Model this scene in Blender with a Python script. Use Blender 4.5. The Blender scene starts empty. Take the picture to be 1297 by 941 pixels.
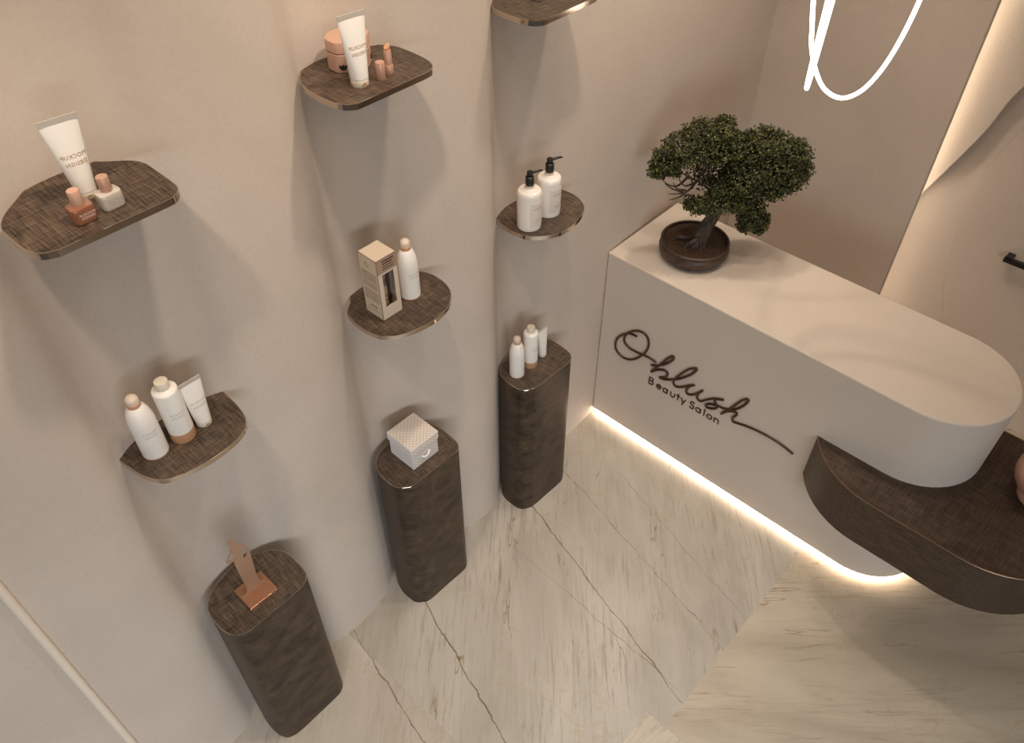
import bpy, bmesh, math, random
from mathutils import Vector, Matrix
from mathutils.geometry import tessellate_polygon
R = math.radians
sc = bpy.context.scene
COL = sc.collection
random.seed(7)

# ------------------------------------------------------------------ helpers
def srgb(r, g, b):
    f = lambda c: (c/255/12.92) if c/255 <= .04045 else ((c/255+.055)/1.055)**2.4
    return (f(r), f(g), f(b), 1)

def ob(name, bm, m, parent=None, smooth=True, bevel=None, seg=2):
    me = bpy.data.meshes.new(name)
    bmesh.ops.recalc_face_normals(bm, faces=bm.faces[:])
    bm.to_mesh(me); bm.free()
    o = bpy.data.objects.new(name, me); COL.objects.link(o)
    if m: me.materials.append(m)
    if parent: o.parent = parent
    if smooth:
        for p in me.polygons: p.use_smooth = True
        me.set_sharp_from_angle(angle=R(38))
    if bevel:
        b = o.modifiers.new('bevel', 'BEVEL'); b.width = bevel; b.segments = seg
        b.limit_method = 'ANGLE'; b.angle_limit = R(35); b.harden_normals = False
    return o

def thing(name, label, cat, loc, rz=0, group=None):
    o = bpy.data.objects.new(name, None); COL.objects.link(o)
    o.empty_display_size = .05
    o.location = loc; o.rotation_euler = (0, 0, rz)
    o['label'] = label; o['category'] = cat
    if group: o['group'] = group
    return o

def struct(name, bm, m, **k):
    o = ob(name, bm, m, **k); o['kind'] = 'structure'; return o

def box(bm, x0, x1, y0, y1, z0, z1):
    v = [bm.verts.new(p) for p in [(x0,y0,z0),(x1,y0,z0),(x1,y1,z0),(x0,y1,z0),(x0,y0,z1),(x1,y0,z1),(x1,y1,z1),(x0,y1,z1)]]
    for f in [(0,3,2,1),(4,5,6,7),(0,1,5,4),(1,2,6,5),(2,3,7,6),(3,0,4,7)]: bm.faces.new([v[i] for i in f])

def prism(bm, pts, z0, z1, cap=True):
    a = [bm.verts.new((x, y, z0)) for x, y in pts]; b = [bm.verts.new((x, y, z1)) for x, y in pts]
    n = len(pts)
    for i in range(n):
        j = (i+1) % n; bm.faces.new((a[i], a[j], b[j], b[i]))
    if cap:
        bm.faces.new(a[::-1]); bm.faces.new(b)

def rings(bm, rs, cap0=True, cap1=True):
    """loft a list of closed rings (lists of points)"""
    vs = [[bm.verts.new(p) for p in r] for r in rs]
    n = len(rs[0])
    for k in range(len(vs)-1):
        for i in range(n):
            j = (i+1) % n
            bm.faces.new((vs[k][i], vs[k][j], vs[k+1][j], vs[k+1][i]))
    if cap0: bm.faces.new(vs[0][::-1])
    if cap1: bm.faces.new(vs[-1])

def lathe(bm, prof, n=48, cx=0, cy=0):
    rs = []
    for r, z in prof:
        rs.append([(cx + max(r, 1e-4)*math.cos(2*math.pi*i/n), cy + max(r, 1e-4)*math.sin(2*math.pi*i/n), z) for i in range(n)])
    rings(bm, rs)

def rrect(x0, x1, y0, y1, r, n=8):
    """rounded rectangle outline, r = radii (front-left, front-right, back-right, back-left)"""
    if not isinstance(r, (tuple, list)): r = (r,)*4
    out = []
    for (cx, cy, a0, q) in ((x0+r[0], y0+r[0], 180, r[0]), (x1-r[1], y0+r[1], 270, r[1]), (x1-r[2], y1-r[2], 0, r[2]), (x0+r[3], y1-r[3], 90, r[3])):
        for i in range(n+1):
            a = R(a0 + 90*i/n); out.append((cx+q*math.cos(a), cy+q*math.sin(a)))
    return out

def catmull(P, closed=True, n=6):
    out = []; N = len(P)
    rng = range(N) if closed else range(N-1)
    g = (lambda i: P[i % N]) if closed else (lambda i: P[min(max(i, 0), N-1)])
    for i in rng:
        p0, p1, p2, p3 = g(i-1), g(i), g(i+1), g(i+2)
        for k in range(n):
            t = k/n
            out.append(tuple(.5*((2*b)+(c-a)*t+(2*a-5*b+4*c-d)*t*t+(3*b-a-3*c+d)*t**3) for a, b, c, d in zip(p0, p1, p2, p3)))
    if not closed: out.append(tuple(P[-1]))
    return out

def inset(pts, d):
    """shrink a closed outline by d (per-vertex normals)"""
    n = len(pts); A = sum(pts[i][0]*pts[(i+1) % n][1]-pts[(i+1) % n][0]*pts[i][1] for i in range(n))
    s = 1 if A > 0 else -1; out = []
    for i in range(n):
        a, b = Vector(pts[i-1]), Vector(pts[(i+1) % n]); t = (b-a)
        if t.length < 1e-9: out.append(pts[i]); continue
        t.normalize(); out.append((pts[i][0]-s*t.y*d, pts[i][1]+s*t.x*d))
    return out

def sweep(bm, path, rad, n=10, closed=False):
    """round tube along a 3-D polyline"""
    P = [Vector(p) for p in path]; N = len(P); rs = []
    up = None
    for i in range(N):
        if closed: t = (P[(i+1) % N]-P[i-1])
        else: t = P[min(i+1, N-1)]-P[max(i-1, 0)]
        t.normalize()
        if up is None:
            up = Vector((0, 0, 1)) if abs(t.z) < .9 else Vector((1, 0, 0))
        a = t.cross(up); 
        if a.length < 1e-4: a = t.orthogonal()
        a.normalize(); b = a.cross(t); b.normalize(); up = b
        r = rad[i] if isinstance(rad, (list, tuple)) else rad
        rs.append([P[i] + (a*math.cos(2*math.pi*k/n) + b*math.sin(2*math.pi*k/n))*r for k in range(n)])
    if closed:
        vs = [[bm.verts.new(p) for p in r] for r in rs]
        for k in range(N):
            for i in range(n):
                j = (i+1) % n; bm.faces.new((vs[k][i], vs[k][j], vs[(k+1) % N][j], vs[(k+1) % N][i]))
    else:
        # hemispherical-ish ends
        t0 = (P[0]-P[1]).normalized(); t1 = (P[-1]-P[-2]).normalized()
        r0 = rad[0] if isinstance(rad, (list, tuple)) else rad; r1 = rad[-1] if isinstance(rad, (list, tuple)) else rad
        rs = [[P[0]+t0*r0*.7+(p-P[0])*.55 for p in rs[0]]] + rs + [[P[-1]+t1*r1*.7+(p-P[-1])*.55 for p in rs[-1]]]
        rings(bm, rs)

def text_tris(s, size, mirror=False, spacing=1.1):
    cu = bpy.data.curves.new('tmp', 'FONT'); cu.body = s; cu.size = size
    cu.align_x = 'CENTER'; cu.align_y = 'CENTER'; cu.space_character = spacing; cu.resolution_u = 2
    o = bpy.data.objects.new('tmp', cu); COL.objects.link(o)
    bpy.context.view_layer.update()
    me = o.evaluated_get(bpy.context.evaluated_depsgraph_get()).to_mesh()
    vs = [(-v.co.x if mirror else v.co.x, v.co.y) for v in me.vertices]; fs = [tuple(p.vertices) for p in me.polygons]
    bpy.data.objects.remove(o); bpy.data.curves.remove(cu)
    return vs, fs

def put_text(bm, lines, fn):
    """lines = [(string, size, x-offset, z-offset, mirror)], fn maps (x, z) on the face to a 3-D point"""
    for s, size, dx, dz, mir in lines:
        vs, fs = text_tris(s, size, mir)
        V = [bm.verts.new(fn(x+dx, y+dz)) for x, y in vs]
        for f in fs:
            try: bm.faces.new([V[i] for i in f])
            except ValueError: pass

# ------------------------------------------------------------------ materials
def mat(name, col, rough=.5, metal=0, spec=.5, emit=None, coat=0, sub=0):
    m = bpy.data.materials.new(name); m.use_nodes = True
    b = m.node_tree.nodes['Principled BSDF']
    b.inputs['Base Color'].default_value = col; b.inputs['Roughness'].default_value = rough
    b.inputs['Metallic'].default_value = metal; b.inputs['Specular IOR Level'].default_value = spec
    b.inputs['Coat Weight'].default_value = coat
    if emit: b.inputs['Emission Color'].default_value = emit[0]; b.inputs['Emission Strength'].default_value = emit[1]
    return m

class NT:
    def __init__(s, m): s.m = m; s.t = m.node_tree; s.b = s.t.nodes['Principled BSDF']
    def n(s, typ, **k):
        x = s.t.nodes.new(typ)
        for a, v in k.items():
            if a.startswith('_'): x.inputs[a[1:].replace('_', ' ')].default_value = v
            else: setattr(x, a, v)
        return x
    def l(s, a, b): s.t.links.new(a, b)
    def coord(s, scale=(1,1,1), rot=(0,0,0)):
        g = s.n('ShaderNodeNewGeometry'); m = s.n('ShaderNodeMapping'); s.l(g.outputs['Position'], m.inputs[0])
        m.inputs['Rotation'].default_value = rot; m.inputs['Scale'].default_value = scale; return m.outputs[0]
    def noise(s, co, scale, detail=4, rough=.55, dist=0):
        x = s.n('ShaderNodeTexNoise'); x.inputs['Scale'].default_value = scale; x.inputs['Detail'].default_value = detail
        x.inputs['Roughness'].default_value = rough; x.inputs['Distortion'].default_value = dist
        if co is not None: s.l(co, x.inputs['Vector'])
        return x.outputs['Fac']
    def ramp(s, fac, stops):
        x = s.n('ShaderNodeValToRGB'); e = x.color_ramp.elements
        while len(e) < len(stops): e.new(.5)
        for i, (p, c) in enumerate(stops): e[i].position = p; e[i].color = c if len(c) == 4 else (*c, 1)
        s.l(fac, x.inputs[0]); return x.outputs[0]
    def math(s, op, a, b=None, c=None):
        x = s.n('ShaderNodeMath', operation=op)
        for i, v in enumerate((a, b, c)):
            if v is None: continue
            if isinstance(v, (int, float)): x.inputs[i].default_value = v
            else: s.l(v, x.inputs[i])
        return x.outputs[0]
    def mix(s, fac, a, b, mode='MIX'):
        x = s.n('ShaderNodeMix', data_type='RGBA', blend_type=mode)
        for i, v in ((0, fac), (6, a), (7, b)):
            if isinstance(v, (int, float)): x.inputs[i].default_value = v
            elif isinstance(v, tuple): x.inputs[i].default_value = v
            else: s.l(v, x.inputs[i])
        return x.outputs[2]
    def bump(s, h, strength, dist=.01):
        x = s.n('ShaderNodeBump'); x.inputs['Strength'].default_value = strength; x.inputs['Distance'].default_value = dist
        s.l(h, x.inputs['Height']); s.l(x.outputs[0], s.b.inputs['Normal'])

def plaster(name, c, amp=.06):
    m = mat(name, c, .62, spec=.3); t = NT(m)
    co = t.coord()
    a = t.noise(co, 1.3, 5, .6, .6); b = t.noise(co, 90, 3, .6)
    lo = tuple(v*(1-amp*1.3) for v in c[:3]); hi = tuple(min(1, v*(1+amp)) for v in c[:3])
    col = t.ramp(a, [(.3, lo), (.7, hi)])
    col = t.mix(.12, col, t.ramp(b, [(.3, (.35,.35,.35)), (.7, (.65,.65,.65))]), 'OVERLAY')
    t.l(col, t.b.inputs['Base Color']); t.bump(b, .08, .002)
    return m

M = {}
M['wall'] = plaster('wall_plaster', srgb(201, 185, 169))
M['counter'] = plaster('counter_plaster', srgb(209, 194, 178), .035)
M['far'] = plaster('far_plaster', srgb(202, 186, 169), .03)
M['ceil'] = plaster('ceiling_plaster', srgb(225, 212, 200), .02)

def hatch(name, lo, hi, metal=.55, rough=.42):
    """dark bronze sheet brushed crosswise"""
    m = mat(name, hi, rough, metal, .5); t = NT(m)
    a = t.noise(t.coord((16, 400, 300), (0, 0, R(3))), 1, 2, .6)
    b = t.noise(t.coord((400, 16, 300), (0, 0, R(-5))), 1, 2, .6)
    c = t.noise(t.coord((1,1,1)), 9, 4, .6)
    w = t.noise(t.coord((90, 14, 260), (0, 0, R(38))), 1, 2, .5)
    s = t.math('ADD', t.math('MULTIPLY', t.math('ADD', a, b), .40), t.math('ADD', t.math('MULTIPLY', c, .12), t.math('MULTIPLY', w, .10)))
    col = t.ramp(s, [(.44, lo), (.61, hi)])
    t.l(col, t.b.inputs['Base Color'])
    t.l(t.ramp(c, [(.3, (rough-.06,)*3), (.7, (rough+.12,)*3)]), t.b.inputs['Roughness'])
    t.bump(s, .25, .0015)
    return m
M['shelf'] = hatch('brushed_shelf_bronze', srgb(38, 29, 22), srgb(112, 92, 73), .15, .45)
M['desk'] = hatch('brushed_desk_bronze', srgb(56, 42, 33), srgb(96, 78, 62), .3, .4)

def bronze(name, lo, hi):
    m = mat(name, hi, .4, .5); t = NT(m)
    a = t.noise(t.coord((11, 11, 17), (R(30), R(30), 0)), 1, 6, .66, .6); b = t.noise(t.coord((50, 50, 240), (R(30), R(30), 0)), 1, 3, .6)
    s = t.math('ADD', t.math('MULTIPLY', a, .75), t.math('MULTIPLY', b, .25))
    t.l(t.ramp(s, [(.38, lo), (.64, hi)]), t.b.inputs['Base Color'])
    t.l(t.ramp(a, [(.3, (.34,)*3), (.7, (.52,)*3)]), t.b.inputs['Roughness']); t.bump(s, .25, .004)
    return m
M['bronze'] = bronze('patinated_bronze', srgb(46, 36, 28), srgb(98, 81, 65))
M['edge'] = mat('polished_edge', srgb(196, 180, 164), .12, 1)
M['edge_dull'] = mat('brushed_edge', srgb(170, 136, 108), .35, 1)
M['white'] = mat('white_plastic', srgb(236, 228, 217), .38, coat=.15)
M['cream'] = mat('cream_plastic', srgb(222, 209, 188), .3, coat=.3)
M['cap_beige'] = mat('beige_wood_cap', srgb(216, 194, 174), .5)
M['copper'] = mat('satin_copper', srgb(204, 152, 114), .42, .1)
M['copper_mirror'] = mat('mirror_copper', srgb(172, 124, 94), .16, .5)
M['copper_sheet'] = mat('copper_sheet', srgb(176, 140, 114), .3, .35)
M['nude'] = mat('nude_plastic', srgb(194, 153, 129), .42)
M['nude_metal'] = mat('rose_metal', srgb(194, 152, 128), .34, .25)
M['crimp'] = mat('crimped_foil', srgb(206, 196, 184), .45, .1)
t = NT(M['crimp']); g = t.n('ShaderNodeTexCoord'); sp_ = t.n('ShaderNodeSeparateXYZ'); t.l(g.outputs['Object'], sp_.inputs[0])
rb = t.math('SINE', t.math('MULTIPLY', sp_.outputs[0], 4200.)); t.l(t.mix(t.math('MULTIPLY', t.math('ADD', rb, 1.), .5), srgb(214, 204, 192), srgb(166, 155, 142)), t.b.inputs['Base Color'])
M['ink'] = mat('gold_ink', srgb(172, 132, 94), .5)
M['ink_grey'] = mat('grey_ink', srgb(180, 166, 152), .6)
M['ink_black'] = mat('black_ink', srgb(32, 26, 22), .6)
M['ink_green'] = mat('green_ink', srgb(96, 128, 84), .6)
M['black'] = mat('black_plastic', srgb(22, 21, 21), .38)
M['brown_glass'] = mat('brown_lacquer', srgb(138, 88, 64), .14, coat=.6)
M['clear_polish'] = mat('milky_lacquer', srgb(212, 200, 184), .1, coat=.8)
M['clear_polish'].node_tree.nodes['Principled BSDF'].inputs['Transmission Weight'].default_value = .25
M['kraft'] = mat('kraft_card', srgb(206, 186, 162), .7)
M['kraft_dark'] = mat('printed_kraft', srgb(158, 130, 108), .65)
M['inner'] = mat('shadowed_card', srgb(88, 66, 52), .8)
M['vase'] = mat('peach_glaze', srgb(206, 158, 134), .35, coat=.3)
M['letter'] = mat('dark_bronze_letters', srgb(78, 46, 30), .4, .2)
M['neon'] = mat('neon_tube', srgb(255, 240, 220), .4, emit=((1, .90, .76, 1), 6))
M['strip'] = mat('led_strip', srgb(255, 230, 200), .4, emit=((1, .90, .77, 1), 19))
M['strip_wall'] = mat('wall_led_strip', srgb(255, 230, 200), .4, emit=((1, .88, .72, 1), 9))
M['trim'] = mat('cream_trim', srgb(232, 216, 196), .45)
M['trunk'] = mat('bark', srgb(92, 74, 60), .8)
t = NT(M['trunk']); a = t.noise(t.coord((40, 40, 9), (R(12), R(10), 0)), 1, 5, .6, .6)
t.l(t.ramp(a, [(.35, srgb(42, 32, 25)), (.65, srgb(108, 88, 72))]), t.b.inputs['Base Color']); t.bump(a, .9, .01)
M['pot'] = mat('dark_stoneware', srgb(72, 52, 40), .45)
t = NT(M['pot']); a = t.noise(t.coord((1,1,1)), 30, 4)
t.l(t.ramp(a, [(.35, srgb(52, 37, 29)), (.7, srgb(86, 62, 46))]), t.b.inputs['Base Color'])
M['soil'] = mat('soil', srgb(60, 42, 28), .9)
t = NT(M['soil']); a = t.noise(t.coord((1,1,1)), 160, 4, .7)
t.l(t.ramp(a, [(.35, srgb(40, 26, 17)), (.55, srgb(84, 58, 38)), (.72, srgb(88, 86, 44))]), t.b.inputs['Base Color']); t.bump(a, 1, .006)
M['leaf'] = mat('leaf_green', srgb(62, 72, 30), .55)
t = NT(M['leaf']); g = t.n('ShaderNodeNewGeometry')
t.l(t.ramp(g.outputs['Random Per Island'], [(0, srgb(30, 33, 11)), (.5, srgb(54, 58, 20)), (.85, srgb(88, 88, 34)), (1, srgb(128, 122, 56))]), t.b.inputs['Base Color'])

# quilted paper of the gift box
def quilt():
    m = mat('quilted_paper', srgb(222, 210, 198), .6); t = NT(m)
    g = t.n('ShaderNodeNewGeometry'); s = t.n('ShaderNodeSeparateXYZ'); t.l(g.outputs['Position'], s.inputs[0])
    v = t.math('ADD', s.outputs[1], s.outputs[2])
    def lines(e):
        f = t.math('FRACT', t.math('MULTIPLY', e, 58.)); d = t.math('ABSOLUTE', t.math('SUBTRACT', f, .5))
        return t.math('LESS_THAN', d, .16)
    a = lines(t.math('ADD', s.outputs[0], v)); b = lines(t.math('SUBTRACT', s.outputs[0], v))
    w = t.math('MAXIMUM', a, b)
    t.l(t.mix(w, srgb(222, 211, 200), srgb(204, 190, 176)), t.b.inputs['Base Color'])
    return m
M['quilt'] = quilt()
M['paper'] = mat('white_paper', srgb(232, 226, 222), .6)

# floor: large veined stone slabs laid with their grain turned
def floor_mat():
    m = mat('veined_stone', srgb(196, 185, 169), .34, spec=.4); t = NT(m)
    g = t.n('ShaderNodeNewGeometry'); s = t.n('ShaderNodeSeparateXYZ'); t.l(g.outputs['Position'], s.inputs[0])
    X, Y = s.outputs[0], s.outputs[1]
    below = t.math('LESS_THAN', Y, .413); left = t.math('LESS_THAN', X, 1.32)
    inB = t.math('MULTIPLY', below, t.math('SUBTRACT', 1., left))
    inD = t.math('MULTIPLY', t.math('LESS_THAN', Y, .495), left)
    inC = t.math('MULTIPLY', t.math('LESS_THAN', X, .735), t.math('SUBTRACT', 1., inD))
    wob = t.noise(t.coord((1,1,1)), 7, 5, .6)
    wob2 = t.noise(t.coord((1,1,1)), 38, 4, .7)
    brk = t.noise(t.coord((1,1,1)), 5.5, 3, .6)
    wig = t.math('ADD', t.math('MULTIPLY', t.math('SUBTRACT', wob, .5), .045), t.math('MULTIPLY', t.math('SUBTRACT', wob2, .5), .014))
    def slab(ang, off, c0, c1, vein, seed, sden=1.):
        """ang = direction of the grain; rotate first, stretch afterwards"""
        ro = t.n('ShaderNodeMapping'); t.l(g.outputs['Position'], ro.inputs[0])
        ro.inputs['Location'].default_value = (off, off*1.7, seed); ro.inputs['Rotation'].default_value = (0, 0, -ang)
        def mp(sc):
            mm = t.n('ShaderNodeMapping'); t.l(ro.outputs[0], mm.inputs[0]); mm.inputs['Scale'].default_value = sc; return mm.outputs[0]
        soft = t.noise(mp((.8, 2.6, 1)), 1.5, 6, .62, .5)
        fine = t.noise(mp((4.5, 60, 1)), 1, 6, .72, .1)
        col = t.ramp(soft, [(.34, c0), (.64, c1)])
        zone = t.ramp(t.noise(mp((1.0, 3.2, 1)), 1.3, 3, .55), [(.42, (.10,.10,.10)), (.64, (.95*sden,)*3)])
        streak = t.math('MULTIPLY', t.ramp(fine, [(.33, (1,1,1)), (.50, (0,0,0))]), zone)
        col = t.mix(t.math('MULTIPLY', streak, .88), col, vein)
        # ragged dark veins that follow the grain
        v = t.noise(mp((.55, 3.6, 1)), 1.25, 5, .5, .25)
        d = t.math('ABSOLUTE', t.math('SUBTRACT', v, .5))
        thin = t.math('MULTIPLY', t.math('LESS_THAN', d, .0030), t.ramp(t.noise(mp((2.2, 2.2, 1)), 1.6, 4, .6), [(.44, (0,0,0)), (.58, (.7,.7,.7))]))
        col = t.mix(thin, col, srgb(142, 122, 84))
        v2 = t.noise(mp((1.5, 1.1, 1)), 1.2, 5, .55, .3)
        d2 = t.math('ABSOLUTE', t.math('SUBTRACT', v2, .53))
        col = t.mix(t.math('MULTIPLY', t.math('LESS_THAN', d2, .0028), .35), col, srgb(176, 156, 116))
        return col
    gA = math.atan2(-.66, -.75)
    A = slab(gA, .3, srgb(168, 158, 143), srgb(194, 184, 169), srgb(140, 120, 94), 0.)
    B = slab(math.atan2(-.735, .678), 3.1, srgb(178, 162, 140), srgb(202, 187, 164), srgb(156, 134, 108), 4., .7)
    Cc = slab(gA, 6.4, srgb(178, 166, 149), srgb(200, 188, 172), srgb(150, 132, 108), 7.)
    D = slab(math.atan2(-.1, 1), 8.2, srgb(188, 174, 154), srgb(206, 192, 172), srgb(120, 98, 70), 9.)
    # long straight-running hairline cracks
    for x0, sl, y1, y0, wd, dk in ((1.752, .285, 1.5, .39, .0016, .8), (2.012, .245, 1.52, .36, .0010, .65), (1.060, .300, 1.52, -.2, .0019, .85), (.735, .20, 1.7, .2, .0017, .8), (1.53, .05, 1.35, .45, .0011, .5), (2.25, .30, 1.3, .42, .0010, .45)):
        e = t.math('SUBTRACT', t.math('SUBTRACT', X, x0), t.math('MULTIPLY', t.math('SUBTRACT', Y, 1.5), sl))
        dd = t.math('ABSOLUTE', t.math('ADD', e, wig))
        ln = t.math('LESS_THAN', dd, t.math('MULTIPLY', wd, t.math('ADD', .25, t.math('MULTIPLY', t.math('POWER', brk, 2.), 4.2))))
        ln = t.math('MULTIPLY', ln, t.math('MULTIPLY', t.math('LESS_THAN', Y, y1), t.math('GREATER_THAN', Y, y0)))
        A = t.mix(t.math('MULTIPLY', ln, dk), A, srgb(104, 88, 58)); Cc = t.mix(t.math('MULTIPLY', ln, dk), Cc, srgb(104, 88, 58))
    col = t.mix(inB, A, B); col = t.mix(inC, col, Cc); col = t.mix(inD, col, D)
    gn = t.noise(t.coord((1,1,1)), 300, 2, .6)
    col = t.mix(.10, col, t.ramp(gn, [(.3, (.3,.3,.3)), (.7, (.7,.7,.7))]), 'OVERLAY')
    t.l(col, t.b.inputs['Base Color'])
    t.l(t.ramp(gn, [(.3, (.30,)*3), (.7, (.42,)*3)]), t.b.inputs['Roughness'])
    return m
M['floor'] = floor_mat()

# ------------------------------------------------------------------ room
CEIL = 3.6
bm = bmesh.new(); box(bm, -2.2, 4.6, -3.2, 2.1, -.1, 0); struct('floor', bm, M['floor'], smooth=False)
bm = bmesh.new(); box(bm, -2.2, 4.6, -3.2, 2.1, CEIL, CEIL+.1); struct('ceiling', bm, M['ceil'], smooth=False)

WALL = [(-.083, 1.600), (.05, 1.588), (.15, 1.592), (.23, 1.610), (.29, 1.652), (.345, 1.678), (.43, 1.694), (.52, 1.688), (.60, 1.664), (.67, 1.630), (.74, 1.617), (.82, 1.616), (.91, 1.628),
        (.98, 1.648), (1.03, 1.678), (1.08, 1.715), (1.15, 1.732), (1.22, 1.726), (1.30, 1.700), (1.36, 1.668), (1.45, 1.632), (1.53, 1.611), (1.60, 1.612), (1.66, 1.628),
        (1.70, 1.654), (1.75, 1.686), (1.82, 1.706), (1.90, 1.700), (1.98, 1.676), (2.08, 1.655), (2.20, 1.648), (2.32, 1.650), (2.45, 1.658), (2.65, 1.664), (2.95, 1.672), (3.3, 1.69), (3.635, 1.70)]
prof = catmull(WALL, False, 8)
bm = bmesh.new(); prism(bm, prof + [(3.635, 2.05), (-.083, 2.05)], 0, CEIL); struct('wall_left', bm, M['wall'])
bm = bmesh.new(); prism(bm, [(-2.2, 1.55), (-.4, 1.597), (-.108, 1.606), (-.108, 2.05), (-2.2, 2.05)], 0, CEIL); struct('wall_front', bm, M['wall'], smooth=False)
# half-round upright between the two left walls
bm = bmesh.new()
pts = [(-.0955+.0125*math.cos(R(a)), 1.598+.0125*math.sin(R(a))) for a in range(180, 361, 12)]
prism(bm, pts+[(-.083, 1.75), (-.108, 1.75)], 0, CEIL); struct('trim_1', bm, M['trim'])
# panel behind the counter with light behind its free edge
bm = bmesh.new(); box(bm, 3.635, 3.675, .802, 2.05, 0, CEIL); struct('wall_back', bm, M['wall'], smooth=False, bevel=.004)
bm = bmesh.new(); box(bm, 3.676, 3.686, .818, .832, .02, CEIL-.02)
for f in bm.faces[:]: pass
o = ob('led_strip', bm, M['strip_wall'], smooth=False); o['label'] = 'upright warm strip light hidden behind the free edge of the back wall panel'; o['category'] = 'strip light'
# far wall: base layer, arch layer, swept upper layer
bm = bmesh.new(); box(bm, 3.80, 3.9, -3.2, 2.05, 0, CEIL); struct('wall_far', bm, M['far'], smooth=False)
def yz_prism(bm, pts, x0, x1):
    a = [bm.verts.new((x0, y, z)) for y, z in pts]; b = [bm.verts.new((x1, y, z)) for y, z in pts]; n = len(pts)
    for i in range(n):
        j = (i+1) % n; bm.faces.new((a[i], a[j], b[j], b[i]))
    bm.faces.new(a); bm.faces.new(b[::-1])
sw = catmull([(-.9, 2.75), (.1, 2.35), (.42, 2.02), (.6098, 1.6775), (.6711, 1.4613), (.7558, 1.2338), (.8238, 1.0659), (.862, .98), (1.0, .84)], False, 6)
bm = bmesh.new(); yz_prism(bm, sw+[(1.6, .6), (1.6, CEIL), (-.9, CEIL)], 3.735, 3.80); struct('trim_2', bm, M['far'], bevel=.003)
ar = catmull([(.50, 0), (.505, .3), (.5117, .4691), (.5615, .6225), (.6061, .8426), (.6248, 1.1021), (.6037, 1.2959), (.5378, 1.5103), (.4, 1.75), (.1, 1.95), (-.3, 2.0)], False, 6)
bm = bmesh.new(); yz_prism(bm, ar+[(-.3, 0)], 3.793, 3.80); struct('trim_3', bm, M['far'], bevel=.005)

# ------------------------------------------------------------------ reception counter
ct = thing('reception_counter', 'long cream plaster reception counter with rounded end, script sign and dark bronze side desk', 'reception counter', (2.69, .83, 0))
CX, CY = 2.69, .83
def L(p): return [(x-CX, y-CY) for x, y in p]
def stadium(x0, x1, yend, yback, n=28):
    r = (x1-x0)/2; cx = (x0+x1)/2; cy = yend+r
    return [(cx-r*math.cos(math.pi*i/n), cy-r*math.sin(math.pi*i/n)) for i in range(n+1)] + [(x1, yback), (x0, yback)]
bm = bmesh.new(); prism(bm, L(stadium(2.42, 2.955, -.005, 1.656)), .030, 1.045)
body = ob('counter_body', bm, M['counter'], ct, bevel=.008, seg=4)
bm = bmesh.new(); prism(bm, L(stadium(2.47, 2.905, .05, 1.656)), 0, .030)
ob('plinth', bm, M['counter'], ct)
bm = bmesh.new()
outl = L(stadium(2.436, 2.939, .012, 1.655)); path = [(x, y, .0225) for x, y in outl[:-2]]
path = [(2.436-CX, 1.645-CY, .0225)] + path + [(2.939-CX, 1.645-CY, .0225)]
sweep(bm, path, .006, 8); ob('base_light_strip', bm, M['strip'], ct)
# side desk: thick stadium slab cut through by the counter
def full_stadium(xc, r, ya, yb, n=28):
    return [(xc+r*math.cos(math.pi*i/n), yb+r*math.sin(math.pi*i/n)) for i in range(n+1)] + [(xc-r*math.cos(math.pi*i/n), ya-r*math.sin(math.pi*i/n)) for i in range(n+1)]
so = full_stadium(2.6, .36, -.10, .23)
bm = bmesh.new(); prism(bm, L(so), .446, .685); sd = ob('side_desk', bm, M['desk'], ct); sd['label'] = 'dark bronze side desk slab'
bm = bmesh.new(); sweep(bm, [(x, y, .685) for x, y in L(so)], .0022, 6, True); ob('edge_line', bm, M['edge_dull'], sd)

# lettering, strokes in (y, z) on the counter face
O_ = [(1.448,.672),(1.486,.652+.014),(1.519,.640),(1.546,.604),(1.557,.560),(1.547,.521),(1.509,.501),(1.468,.510),(1.427,.546),(1.393,.599),(1.378,.650),(1.385,.693),(1.409,.714),(1.443,.708),(1.475,.686),(1.502,.654),(1.512,.618),(1.504,.594),(1.477,.581),(1.441,.580),(1.401,.585),(1.363,.590),(1.327,.586)]
BL = [(1.346,.554),(1.314,.572),(1.284,.598),(1.256,.633),(1.24,.665),(1.246,.676),(1.264,.655),(1.29,.61),(1.321,.55),(1.342,.512),(1.31,.546),(1.274,.568),(1.256,.559),(1.263,.531),(1.294,.508),(1.265,.515),(1.23,.538),(1.192,.569),(1.145,.626),(1.12,.674),(1.127,.680),(1.155,.656),(1.188,.605),(1.213,.554),(1.218,.522),(1.197,.514),(1.166,.535),(1.138,.563),(1.115,.582),(1.137,.556),(1.147,.525),(1.138,.509),(1.115,.519),(1.092,.545),(1.069,.579),(1.087,.545),(1.087,.516),(1.067,.511),(1.044,.536),(1.005,.573),(.964,.594),(.992,.578),(1.004,.560),(.995,.548),(.984,.531),(1.002,.508),(1.031,.496),(1.038,.507),(1.019,.527),(.98,.542),(.946,.55),(.906,.574),(.873,.621),(.857,.666),(.865,.671),(.887,.644),(.917,.583),(.942,.535),(.959,.507),(.931,.544),(.899,.564),(.889,.554),(.902,.523),(.897,.504),(.874,.509),(.832,.522),(.781,.531),(.723,.536),(.662,.532),(.609,.519)]
for st in (O_, BL):
    bm = bmesh.new(); sweep(bm, [(2.4155-CX, y-CY, z) for y, z in catmull(st, False, 5)], .0056, 8)
    ob('script_lettering', bm, M['letter'], ct)['label'] = 'dark brown handwritten name lettering'
def arc(cx, cy, rx, ry, a0, a1, n=12): return [(cx+rx*math.cos(R(a0+(a1-a0)*i/n)), cy+ry*math.sin(R(a0+(a1-a0)*i/n))) for i in range(n+1)]
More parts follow.
